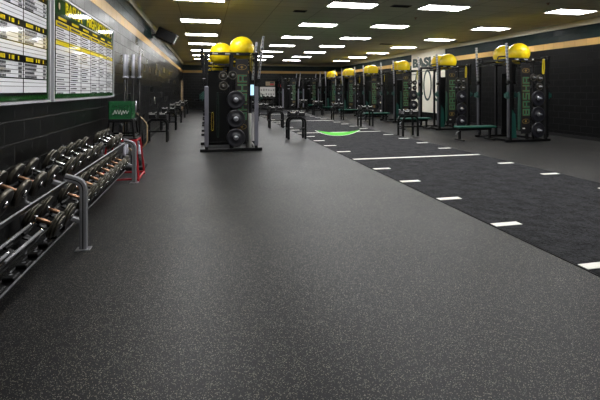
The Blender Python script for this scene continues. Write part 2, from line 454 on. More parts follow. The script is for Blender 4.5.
# ------------------------------------------------------------------ wall speaker
r = thing('wall_speaker', 'black loudspeaker bracketed high on the left wall under the ceiling', 'speaker', (-1.24, 14.4, 3.27), 0)
R = Matrix.Rotation(math.radians(24), 3, 'Y')
MB().rbox((0, 0, 0), (.62, .44, .36), .03, R=R).build('cabinet', M['matte'], r)
MB().box(R @ Vector((.0, -.0, -.186)), (.56, .38, .012), R=R).build('grille', M['black'], r)
MB().box(R @ Vector((.32, 0, 0)), (.02, .42, .33), R=R).build('end_cap', M['greytube'], r)
b = MB(); b.cyl((-.26, 0, .06), (-.44, 0, .02), .03); b.b2((-.443, -.08, -.08), (-.425, .08, .1)); b.build('bracket', M['black'], r)

# ------------------------------------------------------------------ record boards
XW = XL
def slab(m, y0, y1, z0, z1, x, th=.003, mi=0): m.b2((x, y0, z0), (x+th, y1, z1), mi)
def board_frame(root, y0, y1, z0, z1):
    f = MB(); w = .024; X = XW
    f.b2((X, y0, z0), (X+.045, y0+w, z1)); f.b2((X, y1-w, z0), (X+.045, y1, z1))
    f.b2((X, y0+w, z0), (X+.045, y1-w, z0+w)); f.b2((X, y0+w, z1-w), (X+.045, y1-w, z1))
    f.build('frame', M['silver'], root)
FX = XW + .03
def scrawl(m, y0, y1, z, h, rnd, mi):
    y = y0
    while y < y1:
        w = .012+.014*rnd.random(); m.b2((FX+.0045, y, z-h/2), (FX+.0055, y+w, z+h/2), mi); y += w+.006
BM = [M['brdwhite'], M['brdblack'], M['brdyellow'], M['brdgrey']]
Y0, Y1 = 1.94, 5.05
r = thing('record_board', 'glossy record board with black header bands, cut off by the left edge', 'board', (0, 0, 0), 0, 'record boards')
board_frame(r, Y0, Y1, 1.37, 2.60)
MB().b2((XW, Y0+.035, 1.405), (FX, Y1-.035, 2.565)).build('backing', M['brdgreen'], r)
A, B = Y0+.06, Y1-.09
ncol = 5; cw = (B-A)/ncol; rnd = random.Random(4)
m = MB(); m.b2((FX, A, 1.45), (FX+.002, B, 2.565), 0); m.b2((FX+.002, A, 1.45), (FX+.004, B, 1.475), 1)
for c in range(ncol+1):
    y = A+c*cw; m.b2((FX+.002, y-.006, 1.47), (FX+.0045, y+.006, 2.565), 1)
for zb in (2.44, 2.115, 1.79):
    for k in range(1, 7):
        z = zb-.034-k*.037; q = .005 if k == 4 else .0016; m.b2((FX+.002, A, z-q), (FX+.0035, B, z+q), 1)
    for c in range(ncol):
        for k in range(4):
            z = zb-.034-.037*(k+.5); y = A+c*cw
            scrawl(m, y+.03, y+.2+.12*rnd.random(), z, .022, rnd, 3); scrawl(m, y+cw-.11, y+cw-.045, z, .022, rnd, 3)
m.build('white_field', BM, r)
for zb in (2.44, 2.115, 1.79):
    m = MB(); m.b2((FX+.0045, A, zb-.034), (FX+.006, B, zb+.034), 1)
    for c in range(ncol):
        y = A+c*cw+.05
        for (a, bb) in ((0, .16), (.24, .26), (.29, .34), (.42, .44)):
            yy = a
            while yy < bb:
                m.b2((FX+.006, y+yy, zb-.018), (FX+.0075, y+yy+.022, zb+.018), 2); yy += .029
    m.build('header_band', BM, r)
# far board with the title
Y0, Y1 = 5.14, 8.30
r = thing('record_board', 'glossy green record board with yellow school title on the left wall', 'board', (0, 0, 0), 0, 'record boards')
board_frame(r, Y0, Y1, 1.37, 2.60)
MB().b2((XW, Y0+.035, 1.405), (FX, Y1-.035, 2.565)).build('backing', M['brdgreen'], r)
A, B = Y0+.085, Y1-.085; cw = (B-A)/6; rnd = random.Random(3)
m = MB(); m.b2((FX, A, 1.455), (FX+.002, B, 2.30), 0)
m.b2((FX+.002, A, 2.232), (FX+.003, B, 2.298), 2); m.b2((FX+.002, A, 2.02), (FX+.003, B, 2.085), 2)
for c in range(7): m.b2((FX+.002, A+c*cw-.006, 1.455), (FX+.005, A+c*cw+.006, 2.30), 1)
k = 0; z = 2.232
while z > 1.47:
    m.b2((FX+.002, A, z-.0028), (FX+.0045, B, z+.0028), 1)
    for c in range(6):
        y = A+c*cw+.04
        if k < 3 or rnd.random() < .7: scrawl(m, y, y+.2+.12*rnd.random(), z-.0265, .014, rnd, 3)
    z -= .053; k += 1
for c in range(6): scrawl(m, A+c*cw+.06, A+(c+1)*cw-.08, 2.265, .026, rnd, 3)
m.build('white_field', BM, r)
m = MB(); m.b2((FX+.0, A, 2.302), (FX+.004, B, 2.37), 1)
for c in range(6):
    y = A+c*cw+.10
    while y < A+(c+1)*cw-.12: m.b2((FX+.004, y, 2.32), (FX+.006, y+.024, 2.352), 2); y += .032
m.build('header_band', BM, r)
for wd, f in (('BASHA', -.80), ('HIGH', .06), ('SCHOOL', .86)):
    text_obj('title_word', wd, .205, (FX+.003, (A+B)/2+f, 2.48), (0, 1, 0), (0, 0, 1), M['brdyellow'], r, wscale=1.12, bold=.007)
for yy in (A+.13, B-.10):
    e = MB().poly([(FX, yy+.055*math.cos(2*PI*k/6+PI/6), 2.475+.07*math.sin(2*PI*k/6+PI/6)) for k in range(6)], (.003, 0, 0)).build('emblem', M['brdblack'], r)
    MB().poly([(FX+.003, yy+.035*math.cos(2*PI*k/5), 2.475+.045*math.sin(2*PI*k/5)) for k in range(5)], (.003, 0, 0)).build('emblem_mark', M['gold'], e)
MB().b2((FX, (A+B)/2-.55, 2.380), (FX+.002, (A+B)/2+.55, 2.394)).build('subtitle_strip', M['foam'], r)

# light switch
s = thing('light_switch', 'small white light switch on the left wall above the dumbbell stands', 'switch', (XL, 15.0, 1.21))
MB().rbox((.004, 0, 0), (.008, .08, .13), .003).build('cover_plate', M['white'], s)
MB().rbox((.011, 0, 0), (.008, .02, .035), .002).build('toggle', M['white'], s)

# ------------------------------------------------------------------ long dumbbell rack
TILT = math.radians(24)
FY = [1.56, 4.29, 7.19]
UPC = (-1.415, .765); LOC = (-1.285, .425)
def make_dumbbell_rack(ys, label, xo=0.0):
    r = thing('dumbbell_rack', label, 'rack', (0, 0, 0))
    ya, yb = ys[0], ys[-1]
    prof = rrect(.07, .05, .012)
    for y in ys:
        m = MB()
        m.sweep(bend([(-1.115, y, .008), (-1.115, y, .635), (-1.275, y, .685)], .11, 8), prof, (0, 1, 0))
        m.sweep(bend([(-1.115, y, .010), (-1.115, y, .635), (-1.272, y, .684)], .11, 8), rrect(.0715, .008, .001), (0, 1, 0), 1)
        m.sweep(bend([(-1.115, y, .010), (-1.115, y, .635), (-1.272, y, .684)], .11, 8), rrect(.010, .0515, .001), (0, 1, 0), 1)
        m.build('upright', [M['greytube'], M['matte']], r)
        MB().rbox((-1.115, y, .005), (.13, .10, .01), .003).build('foot_plate', M['steel'], r)
        m = MB()
        m.sweep([(-1.62, y, 0), (-1.62, y, .80)], rrect(.05, .05, .01), (0, 1, 0))
        m.build('back_post', M['greytube'], r)
        m = MB()
        m.sweep([(-1.60, y, .745), (-1.26, y, .60)], rrect(.04, .05, .008), (0, 1, 0))
        m.sweep([(-1.60, y, .46), (-1.13, y, .265)], rrect(.04, .05, .008), (0, 1, 0))
        m.build('cross_arm', M['greytube'], r)
    ct, st = math.cos(TILT), math.sin(TILT)
    RY = Matrix.Rotation(TILT, 3, 'Y')
    for (cx, cz), lip in ((UPC, (-1.265, .635)), (LOC, None)):
        for s in (-1, 1):
            o = Vector((cx, 0, cz)) + RY @ Vector((s*.05, 0, -.052))
            MB().box((o.x, (ya+yb)/2, o.z), (.022, yb-ya, .03), R=RY).build('rail', M['black'], r)
        n = int((yb-ya-.3)/.29)
        for k in range(n):
            y = yb-.14-.29*k
            if y < ya+.1: break
            m = MB()
            for s in (-1, 1):
                o = Vector((cx, y, cz)) + RY @ Vector((s*.042, 0, -.029))
                m.rbox(o, (.024, .10, .024), .004, R=RY)
            o = Vector((cx, y, cz)) + RY @ Vector((0, 0, -.062)); m.box(o, (.12, .07, .01), R=RY)
            m.build('saddle', M['matte'], r)
        if lip is None:
            # flat lower tray with pale strips that paint in its lit edges and empty cups
            m = MB(); m.b2((-1.345, ya, .195), (-1.245, yb, .203)); m.b2((-1.25, ya, .203), (-1.243, yb, .212), 1); m.b2((-1.347, ya, .203), (-1.340, yb, .212), 1)
            for y in ys: m.b2((-1.33, y-.02, .203), (-1.27, y+.02, .33))
            m.build('lower_tray', [M['black'], M['greytube']], r)
            for k in range(12):
                y = yb-3.12-.21*k
                if y < ya+.08: break
                m = MB(); m.rbox((-1.296, y, .218), (.075, .10, .03), .006); m.lathe((-1.296, y, .2335), (0, 0, 1), [(0, .014), (.003, .014)], 10, 1); m.build('tray_cup', [M['matte'], M['greytube']], r)
            continue
        m = MB(); m.box((lip[0], (ya+yb)/2, lip[1]), (.010, yb-ya, .04), 0, RY); o = Vector((lip[0], 0, lip[1])) + RY @ Vector((0, 0, .0225)); m.box((o.x, (ya+yb)/2, o.z), (.012, yb-ya, .006), 1, RY); m.build('front_lip', [M['black'], M['greytube']], r)  # thin grey top strip paints in the light caught along the lip
    return r
make_dumbbell_rack(FY, 'long two-tier grey dumbbell rack standing along the left wall')

def make_dumbbell(rad, npl, th, handle):
    """axis along local X, centre of the handle at origin"""
    r = thing('dumbbell', '', 'dumbbell')
    MB().lathe((-.07, 0, 0), (1, 0, 0), [(0, .0145), (.04, .0155), (.07, .0175), (.10, .0155), (.14, .0145)], 12).build('handle', M[handle], r)
    for s in (-1, 1):
        prof = [(0, .022)]
        tt = 0.0
        for k in range(npl):
            rr = rad*(1 if k < npl-1 or npl < 3 else .8)
            prof += [(tt, rr*.80), (tt+.002, rr*.95), (tt+th*.25, rr), (tt+th*.75, rr), (tt+th-.002, rr*.95), (tt+th, rr*.80)]
            if k < npl-1: prof += [(tt+th+.001, rr*.72)]
            tt += th+.002
        prof += [(tt, rad*.42), (tt-.004, rad*.36)]
        m = MB(); m.lathe((s*.072, 0, 0), (s, 0, 0), prof, 24, 0)
        for k in range(npl):
            rr = rad*(1 if k < npl-1 or npl < 3 else .8)+.0006; t0 = k*(th+.002)
            m.lathe((s*.072, 0, 0), (s, 0, 0), [(t0+.001, rr*.93), (t0+.0015, rr*.955), (t0+th*.25, rr), (t0+th*.75, rr), (t0+th-.0015, rr*.955), (t0+th-.001, rr*.93)], 24, 1, cap=False)  # paler rim band: worn iron with the rim highlight put into its colour
        m.build('head', [M['irondark'], M['iron']], r)
        MB().lathe((s*(.072+tt-.006), 0, 0), (s, 0, 0), [(0, .026), (.012, .026), (.017, .018)], 12).build('end_cap', M['chrome'], r)
        MB().lathe((s*.060, 0, 0), (s, 0, 0), [(0, .02), (.012, .024)], 12).build('collar', M['chrome'], r)
    return r
protos = {}
def place_db(kind, loc, tilt_y, label, group, rz=0):
    if kind not in protos:
        o = make_dumbbell(*kind); protos[kind] = o
        o.location = loc; o['label'] = label; o['group'] = group
    else:
        o = dup(protos[kind], loc, None, label, group)
    o.rotation_euler = (0, tilt_y, rz)
    return o
UP = [2.30, 2.58, 2.88, 3.19, 3.50, 3.81, 4.11, 4.60, 4.88, 5.20, 5.50, 5.78, 6.50, 6.76, 7.02]
for i, y in enumerate(UP):
    k = (.106, 1, .036, 'copper' if i < 6 else 'chrome') if i < 7 else ((.103, 2, .022, 'chrome') if i < 12 else (.103, 3, .019, 'chrome'))
    rad = k[0]
    place_db(k, (UPC[0], y, UPC[1]+.004), TILT, 'round-headed dumbbell on the upper tier by the wall, %s from the camera' % ORD[i], 'dumbbells on the upper tier')
LO = [3.80, 4.08, 4.62, 4.90, 5.18, 5.46, 5.74, 6.02, 6.30, 6.58, 6.86]
for i, y in enumerate(LO):
    place_db((.110, 3, .019, 'copper'), (LOC[0], y, LOC[1]+.004), TILT,
             'heavy bronze-handled dumbbell on the lower tier by the left wall, %s from the camera' % ORD[i], 'dumbbells on the lower tier')
# loose chrome bars on the empty end of the lower tier
def make_bar(l):
    r = thing('loading_bar', '', 'bar')
    MB().cyl((0, 0, 0), (0, l, 0), .0115).build('shaft', M['greytube'], r)
    m = MB(); m.cyl((0, l-.012, 0), (0, l+.014, 0), .019); m.build('collar', M['chrome'], r)
    return r
b0 = make_bar(.62)
RYT = Matrix.Rotation(TILT, 3, 'Y')
def barpos(off, up): o = Vector((LOC[0], 0, LOC[1])) + RYT @ Vector((off, 0, up)); return o.x, o.z
x, z = barpos(.05, .004); b0.location = (x, 2.98, z); tag(b0, 'short chrome bar lying along the front of the empty lower rack tier', 'bar', 'loose chrome bars')
x, z = barpos(-.05, .004); dup(b0, (x, 3.02, z), 0, 'short chrome bar lying along the wall side of the empty lower rack tier')
x, z = barpos(.0, -.030); dup(b0, (x, 2.55, z), 0, 'short chrome bar nearest the camera between the saddles of the lower rack tier')

# ------------------------------------------------------------------ plyometric boxes, crate, bars by the wall
def make_plyo(name, label, bx, by, tx, ty, h, m, loc):
    r = thing(name, label, 'plyo box', loc)
    B_ = [(-bx/2, -by/2), (bx/2, -by/2), (bx/2, by/2), (-bx/2, by/2)]
    T_ = [(-tx/2, -ty/2), (tx/2, -ty/2), (tx/2, ty/2), (-tx/2, ty/2)]
    p = rrect(.03, .03, .006)
    for k in range(4):
        MB().sweep([(*B_[k], .0), (*T_[k], h-.02)], p, (0, 1, .01)).build('leg', m, r)
    for z, nm in ((.04, 'base_bar'), (h-.04, 'top_bar')):
        f = z/h; P = [tuple(B_[k][q]*(1-f)+T_[k][q]*f for q in (0, 1)) for k in range(4)]
        for k in range(4):
            k2 = (k+1) % 4; MB().sweep([(*P[k], z), (*P[k2], z)], p).build(nm, m, r)
    MB().rbox((0, 0, h-.012), (tx+.03, ty+.03, .024), .006).build('top_pad', M['matte'], r)
    return r
make_plyo('plyo_box', 'red steel-framed plyo box standing at the end of the dumbbell rack', .56, .66, .44, .44, .70, M['red'], (-1.34, 7.60, 0))
make_plyo('plyo_box', 'small black steel plyo box stacked on the red one', .42, .42, .36, .36, .31, M['black'], (-1.36, 7.60, .706))
# milk crate
c = thing('milk_crate', 'green plastic milk crate sitting on the stacked plyo boxes', 'crate', (-1.375, 7.60, 1.017))
W, HH = .36, .29
def crate_wall(i):
    m = MB()
    def P(u, z, dep=0):
        u2 = u; q = W/2-dep
        return [(u2, -q, z), (q, u2, z), (-u2, q, z), (-q, -u2, z)][i]
    def bar(u0, u1, z0, z1):
        a = P(u0, z0, 0); b = P(u1, z1, .012); m.b2(a, b)
    w = W/2
    bar(-w, w, 0, .04); bar(-w, w, HH-.045, HH); bar(-w, -w+.035, .04, HH-.045); bar(w-.035, w, .04, HH-.045)
    for k in range(5):
        z = .04+(HH-.085)*(k+.5)/5.0
        bar(-w+.035, w-.035, z-.006, z+.006)
    n = 7
    for k in range(1, n):
        u = -w+.035+(W-.07)*k/n; bar(u-.006, u+.006, .04, HH-.045)
    return m
for i in range(4): crate_wall(i).build('side_panel', M['crate'], c)
m = MB(); m.b2((-W/2+.01, -W/2+.01, 0), (W/2-.01, W/2-.01, .012)); m.build('bottom', M['crate'], c)
m = MB(); rnd = random.Random(5)
y = -W/2-.002
prev = (-.12, y, .09)
for k in range(12):
    nx = (-.12+.021*(k+1), y, .09+(.045 if k % 2 else -.02)+.02*rnd.random()); m.sweep([prev, nx], rrect(.007, .007, .002), (0, 1, 0)); prev = nx
m.build('scrawled_marking', M['white'], c)

# vertical barbell holder and bars
hx, hy = -1.37, 8.50
h = thing('barbell_holder', 'low black upright barbell holder behind the red plyo box', 'rack', (hx, hy, 0))
MB().rbox((0, 0, .03), (.52, .46, .06), .012).build('base', M['matte'], h)
spots = [(-.10, -.13), (-.09, .04), (.05, -.13), (.15, -.03), (.03, .10), (.15, .13)]
for (sx, sy) in spots:
    m = MB(); m.lathe((sx, sy, .06), (0, 0, 1), [(0, .042), (.22, .042), (.22, .033), (.03, .033)], 16, cap=False); m.build('sleeve_tube', M['black'], h)
def make_barbell():
    r = thing('barbell', '', 'barbell')
    MB().cyl((0, 0, .43), (0, 0, 1.68), .0145).build('shaft', M['irondark'], r)
    for z0, z1 in ((.0, .42), (1.69, 2.11)):
        MB().cyl((0, 0, z0), (0, 0, z1), .0265, 16).build('sleeve', M['satin'], r)
    for z in (.42, 1.665): MB().cyl((0, 0, z), (0, 0, z+.03), .037, 16).build('collar', M['satin'], r)
    return r
BB = [(-.10, -.13, 'leftmost'), (-.09, .04, 'second from the left'), (.05, -.13, 'third from the left'), (.15, -.03, 'rightmost')]
b0 = make_barbell(); b0['group'] = 'upright barbells'
for i, (sx, sy, w) in enumerate(BB):
    o = b0 if i == 0 else dup(b0, (0, 0, 0))
    o.location = (hx+sx, hy+sy, .061)
    o['label'] = 'chrome-sleeved barbell standing upright behind the green crate, %s' % w
# hex trap bar
tb = thing('trap_bar', 'bronze hexagonal trap bar standing on end beside the barbell holder', 'trap bar', (-1.36, 8.93, 0))
hexp = [(-.0, .20), (.22, .44), (.22, .82), (0, 1.06), (-.22, .82), (-.22, .44)]
m = MB(); n = len(hexp); pth = []
for k in range(n):
    a = hexp[k]; b = hexp[(k+1) % n]
    pth.append((a[0]*.9+b[0]*.1, 0, a[1]*.9+b[1]*.1)); pth.append((a[0]*.1+b[0]*.9, 0, a[1]*.1+b[1]*.9))
m.sweep(pth, circ(.013, 10), (0, 1, 0), closed=True, smooth=True); m.build('hexagon_frame', M['tandoor'], tb)
MB().cyl((0, 0, 0), (0, 0, .215), .025, 14).build('sleeve', M['steel'], tb); MB().cyl((0, 0, 1.045), (0, 0, 1.28), .025, 14).build('sleeve', M['steel'], tb)
for sx in (-.13, .13): MB().cyl((sx, 0, .36), (sx, 0, .90), .014, 12).build('grip', M['irondark'], tb)

# ------------------------------------------------------------------ adjustable dumbbell stands
def make_stand():
    r = thing('dumbbell_stand', '', 'stand')
    for y in (-.17, .17):
        MB().sweep(bend([(-.26, y, 0), (-.26, y, .64), (.26, y, .64), (.26, y, 0)], .16, 8), rrect(.062, .06, .012), (0, 1, 0)).build('arch_leg', M['black'], r)
    for x in (-.26, .26): MB().b2((x-.02, -.145, .28), (x+.02, .145, .33)).build('side_brace', M['black'], r)
    MB().b2((-.235, -.19, .29), (.235, -.15, .33)).build('front_brace', M['black'], r)
    for x in (-.14, .14):
        m = MB(); m.box((x, 0, .676), (.24, .44, .010)); m.b2((x-.12, -.22, .675), (x-.108, .22, .71)); m.b2((x+.108, -.22, .675), (x+.12, .22, .71))
        m.build('tray', M['black'], r)
    return r
def make_selector():
    """nested-plate adjustable dumbbell, grip along Y"""
    r = thing('adjustable_dumbbell', '', 'dumbbell')
    for s in (-1, 1):
        m = MB()
        for k in range(6):
            w = .19-.013*k if k else .19
            m.rbox((0, s*(.20-.022*k), .0+.085-(.004*k)), (w, .016, .16-.012*k), .004)
        m.b2((-.05, min(s*.07, s*.2), .02), (.05, max(s*.07, s*.2), .03))
        for k in range(4):
            for q in (-1, 1): m.box((q*(.078-.006*k), s*(.20-.022*k), .168-.004*k), (.026, .012, .010), 1)
        m.build('weight_stack', [M['matte'], M['white']], r)
        MB().box((0, s*.2095, .135), (.15, .004, .022)).build('label_plate', M['white'], r)
    MB().cyl((0, -.1, .10), (0, .1, .10), .016).build('handle', M['chrome'], r)
    m = MB()
    for q in (-1, 1): m.b2((q*.085-.006, -.2, .055), (q*.085+.006, .2, .065)); m.b2((q*.085-.006, -.2, .10), (q*.085+.006, .2, .108))
    m.build('selector_rail', M['greytube'], r)
    return r
ST = []
for j, (x0, row) in enumerate(((-1.33, 'along the left wall'), (2.74, 'left of the turf lane'), (6.50, 'right of the turf lane'))):
    for i in range(5):
        y = (12.75, 12.62, 12.6)[j] + (3.65 if j == 0 else 3.75)*i
        ST.append((x0, y, '%s stand %s' % (ORD[i], row), row, i, j))
s0 = make_stand(); a0 = make_selector()
for n, (x, y, w, row, i, j) in enumerate(ST):
    o = s0 if n == 0 else dup(s0, (0, 0, 0))
    o.location = (x, y, 0); o['group'] = 'arched dumbbell stands'
    o['label'] = 'black arched dumbbell stand %s, %s from the camera' % (row, ORD[i])
    for k, q in enumerate((-.14, .14)):
        p = a0 if n == 0 and k == 0 else dup(a0, (0, 0, 0))
        p.location = (x+q, y, .682); p['group'] = 'adjustable dumbbells on stands'
        p['label'] = '%s selector dumbbell on the %s' % (('left', 'right')[k], w)

# ------------------------------------------------------------------ double power rack
GLYPH = {'A': [((0,0),(0,1)), ((1,0),(1,1)), ((0,1),(1,1)), ((0,.45),(1,.45))], 'B': [((0,0),(0,1)), ((1,0),(1,.93)), ((0,1),(.93,1)), ((0,0),(1,0)), ((0,.5),(1,.5))],
         'S': [((0,1),(1,1)), ((0,.5),(0,1)), ((0,.5),(1,.5)), ((1,0),(1,.5)), ((0,0),(1,0))], 'H': [((0,0),(0,1)), ((1,0),(1,1)), ((0,.5),(1,.5))]}
def block_letter(ch, x, z, y, w, h, st, th):
    """block capital turned a quarter to read upwards; foot of the letter on the right at x+h/2"""
    m = MB()
    for (a, b) in GLYPH[ch]:
        zs = sorted((z-w/2+a[0]*w, z-w/2+b[0]*w)); xs = sorted((x+h/2-a[1]*h, x+h/2-b[1]*h))
        m.b2((xs[0]-st/2, y-th, zs[0]-st/2), (xs[1]+st/2, y, zs[1]+st/2))
    return m
def make_rack(side, sign_x, plate_x):
    """double rack, side = +1 or -1: which way the turf lies"""
    r = thing('power_rack', '', 'power rack')
    b = M['black']; T = .075; LEAN = .12 if side > 0 else .06
    for s in (-1, 1):
        y = s*.68
        MB().rbox((0, y, .04), (1.50, .075, .075), .008).build('base_bar', b, r)
        MB().rbox((0, y, 2.385), (1.30, .06, .075), .008).build('top_crossbar', b, r)
        for q in (-1, 1):
            u = MB(); u.rbox((q*.60, y, 1.21), (T, T, 2.42), .008)
            for k in range(24): u.cyl((q*.6375, y, .28+.085*k), (q*.6385, y, .28+.085*k), .012, 8, 1)
            u.build('upright', [b, M['greytube']], r)
            if True if side > 0 else q != side: MB().rbox((q*.60, y-.055 if s < 0 else y+.055, .86), (.10, .034, 1.46), .01).build('upright_cover', M['greycover'] if side > 0 else b, r)
            else: MB().rbox((q*.66, y, .90), (.045, .085, 1.50), .01).build('upright_cover', M['darkcover'], r)
            if q == side:
                # perforated silver post leaning out of the top of the upright
                m = MB(); m.sweep([(q*.66, y, 1.76), (q*(.66+LEAN), y, 2.84)], rrect(.055, .055, .008), (0, 1, 0))
                for k in range(12):
                    f = (k+.5)/12; x = q*(.66+LEAN*f); z = 1.76+1.08*f
                    m.box((x, y-.0285, z), (.022, .003, .032), 1); m.box((x+q*.0285, y, z), (.003, .022, .032), 1)
                m.build('silver_post', [M['steel'], M['matte']], r)
                X = q*.70
            else:
                m = MB(); m.sweep([(q*.66, y, 1.76), (q*.70, y, 2.50)], rrect(.06, .06, .008), (0, 1, 0)); m.build('dark_post', b, r)
                X = q*.69
            MB().rbox((q*.66, y, 1.73), (.10, .10, .10), .012).build('post_socket', b, r)
            m = MB()
            m.sweep(bend([(X, y-s*.02, 2.47), (X+q*.05, y-s*.33, 2.47), (X+q*.05, y-s*.33, 2.33), (X, y-s*.02, 2.33)], .06, 5), circ(.02, 8), (1, 0, 0), smooth=True)
            m.build('loop_handle', b, r)
            m = MB(); m.b2((q*.64, y-.05, 1.28), (q*.76, y+.05, 1.31)); m.b2((q*.75, y-.05, 1.28), (q*.765, y+.05, 1.40)); m.b2((q*.684, y-.055, 1.24), (q*.70, y+.055, 1.44))
            m.build('bar_hook', M['gjcup'], r)
    for q in (-1, 1):
        MB().rbox((q*.60, 0, .04), (.07, 1.29, .07), .008).build('side_base_bar', b, r)
        MB().rbox((q*.60, 0, 2.385), (.06, 1.29, .06), .008).build('side_top_bar', b, r)
        m = MB(); m.cyl((q*.74, -.64, 2.24), (q*.74, .64, 2.24), .016)
        for s in (-1, 1): m.cyl((q*.62, s*.60, 2.36), (q*.74, s*.60, 2.24), .016)
        m.build('pull_up_bar', b, r)
    if side < 0:
        m = MB(); m.poly([(-.555, -.70, .12), (-.555, -.70, .95), (-.44, -.70, .80), (-.40, -.70, .12)], (0, .04, 0)); m.build('green_gusset', M['gjcup'], r)
    # storage columns and pegs facing the near end
    for s in (-1, 1): MB().rbox((-.02, s*.66, 1.2), (.07, .06, 2.32), .006).build('storage_upright', b, r)
    MB().rbox((plate_x-.08, -.655, 1.2), (.06, .05, 2.32), .006).build('storage_upright', b, r)
    MB().rbox(((-.18 if side > 0 else .20), .48, 1.06), ((.74 if side > 0 else .34), .03, 1.92), .008).build('added_dark_panel', b, r)  # added dark panel, stands in for the dark interior of the rack
    for z in (.34, .80, 1.26):
        m = MB(); m.cyl((plate_x, -.62, z), (plate_x, -.90, z), .024, 14); m.rbox((plate_x-.03, -.64, z), (.14, .05, .06), .005); m.build('weight_peg', M['steel'], r)
    for (x, z) in ((-.21*side, 1.84), (-.20*side, 1.60), (.02 if side > 0 else -.01, 1.86)):
        xx = x if side > 0 else x+.13
        m = MB(); m.cyl((xx, -.60, z), (xx, -.84, z), .018, 12); m.b2((min(xx, -.02), -.66, z-.025), (max(xx, -.02)+.01, -.615, z+.025)); m.build('small_weight_peg', M['steel'], r)
    # tall sign plate
    sp = MB(); sp.rbox((sign_x, -.702, 1.25), (.31, .02, 2.02), .006); sg = sp.build('sign_plate', M['signblk'], r)
    Yf = -.712
    for ch, z in zip('BASHA', (.86, 1.09, 1.32, 1.55, 1.78)):
        lt = block_letter(ch, sign_x+.01, z, Yf, .150, .19, .042, .003).build('letter', M['gold'], sg)
        block_letter(ch, sign_x+.01, z, Yf-.003, .150, .19, .028, .002).build('letter_fill', M['signgreen'], lt)
    for z, nm in ((2.06, 'emblem'), (.60, 'lower_emblem')):
        m = MB(); pts = [(sign_x+.115*math.cos(a), Yf-.002, z+.062*math.sin(a)) for a in [2*PI*k/16 for k in range(16)]]
        m.sweep(pts, rrect(.012, .004, .001), (0, 1, 0), closed=True)
        m.build(nm, M['gold'], sg)
        m = MB(); m.poly([(sign_x-.04, Yf-.003, z), (sign_x, Yf-.003, z-.04), (sign_x+.04, Yf-.003, z), (sign_x, Yf-.003, z+.04)], (0, .003, 0)); m.build('emblem_centre', M['gold'], sg)
    MB().b2((sign_x-.11, Yf-.003, .38), (sign_x-.03, Yf, .41)).build('white_tag', M['white'], sg)
    for x, w in ((-.40, .14), (-.10, .12), (.14, .05)):
        MB().b2((x-w/2, -.7135, 2.365), (x+w/2, -.7105, 2.40)).build('bar_sticker', M['foam'], r)
    for x, z in ((.47, 2.385), (-.44, 2.385)):
        MB().cyl((x, -.70, z), (x, -.79, z), .012, 10).build('band_peg', M['steel'], r)
    m = MB(); m.b2((-.35, -.67, 1.41), (-.05, -.63, 1.44)); m.cyl((-.33, -.66, 1.425), (-.33, -.76, 1.425), .012, 10); m.build('band_peg', b, r)
    if side > 0:
        m = MB(); m.b2((-.57, -.67, .93), (-.43, -.63, .96)); m.cyl((-.46, -.66, .945), (-.46, -.76, .945), .012, 10); m.build('band_peg', b, r)
    # cradle rails for the exercise balls
    for x, z in CRADLE[side]:
        MB().cyl((x, -.66, z), (x, .66, z), .018, 10).build('ball_rail', b, r)
    for s in (-1, 1):
        xs = [c[0] for c in CRADLE[side]]; z = CRADLE[side][0][1]-.035
        m = MB(); m.b2((-.60 if side > 0 else min(xs)-.02, s*.66-.02, z-.03), ((.02 if side > 0 else max(xs)+.02), s*.66+.02, z+.02)); m.build('cradle_bar', b, r)
        if side > 0:
            z = CRADLE[side][2][1]-.035
            m = MB(); m.b2((0, s*.66-.02, z-.03), (.60, s*.66+.02, z+.02)); m.build('cradle_bar', b, r)
    return r
CRADLE = {1: [(-.42, 2.16), (-.02, 2.16), (.09, 2.28), (.47, 2.28)], -1: [(-.22, 2.33), (.20, 2.33)]}
PITCH = 3.7
RLX, RRX, RY0 = .635, 9.12, 11.02
RK = {'left': make_rack(1, .245, .10), 'right': make_rack(-1, -.10, .27)}
PX = {'left': .10, 'right': .27}
RACKS = []
for x, row in ((RLX, 'left'), (RRX, 'right')):
    for i in range(6):
        o = RK[row] if i == 0 else dup(RK[row], (0, 0, 0))
        o.location = (x, RY0+PITCH*i, 0); o['group'] = 'double power racks'
        o['label'] = 'tall black double power rack in the %s row, %s from the camera' % (row, ORD[i])
        RACKS.append((x, RY0+PITCH*i, row, i))

# ---- gear on the racks
def make_bumper():
    r = thing('bumper_plate', '', 'weight plate')
    MB().lathe((0, .03, 0), (0, -1, 0), [(0, .03), (0, .20), (.006, .215), (.03, .225), (.056, .215), (.06, .20), (.052, .17), (.052, .095), (.06, .09), (.06, .03), (0, .03)], 32, cap=False).build('rubber_disc', M['rubberblk'], r)
    MB().lathe((0, -.03, 0), (0, -1, 0), [(0, .060), (.004, .057), (.006, .03)], 24, cap=False).build('steel_hub', M['steel'], r)
    return r
def make_small_plate():
    r = thing('weight_plate', '', 'weight plate')
    MB().lathe((0, .015, 0), (0, -1, 0), [(0, .022), (0, .10), (.004, .11), (.026, .11), (.03, .10), (.022, .085), (.022, .05), (.03, .045), (.03, .022), (0, .022)], 24, cap=False).build('iron_disc', M['irondark'], r)
    m = MB(); m.lathe((0, -.0155, 0), (0, -1, 0), [(0, .046), (.003, .044), (.003, .024)], 20, cap=False); m.lathe((0, -.015, 0), (0, -1, 0), [(0, .088), (.002, .096), (0, .104)], 24, cap=False); m.build('bare_rim', M['iron'], r)
    return r
bp0 = make_bumper(); wp0 = make_small_plate()
bp0['group'] = 'bumper plates on rack ends'; wp0['group'] = 'small plates on rack ends'
first = True
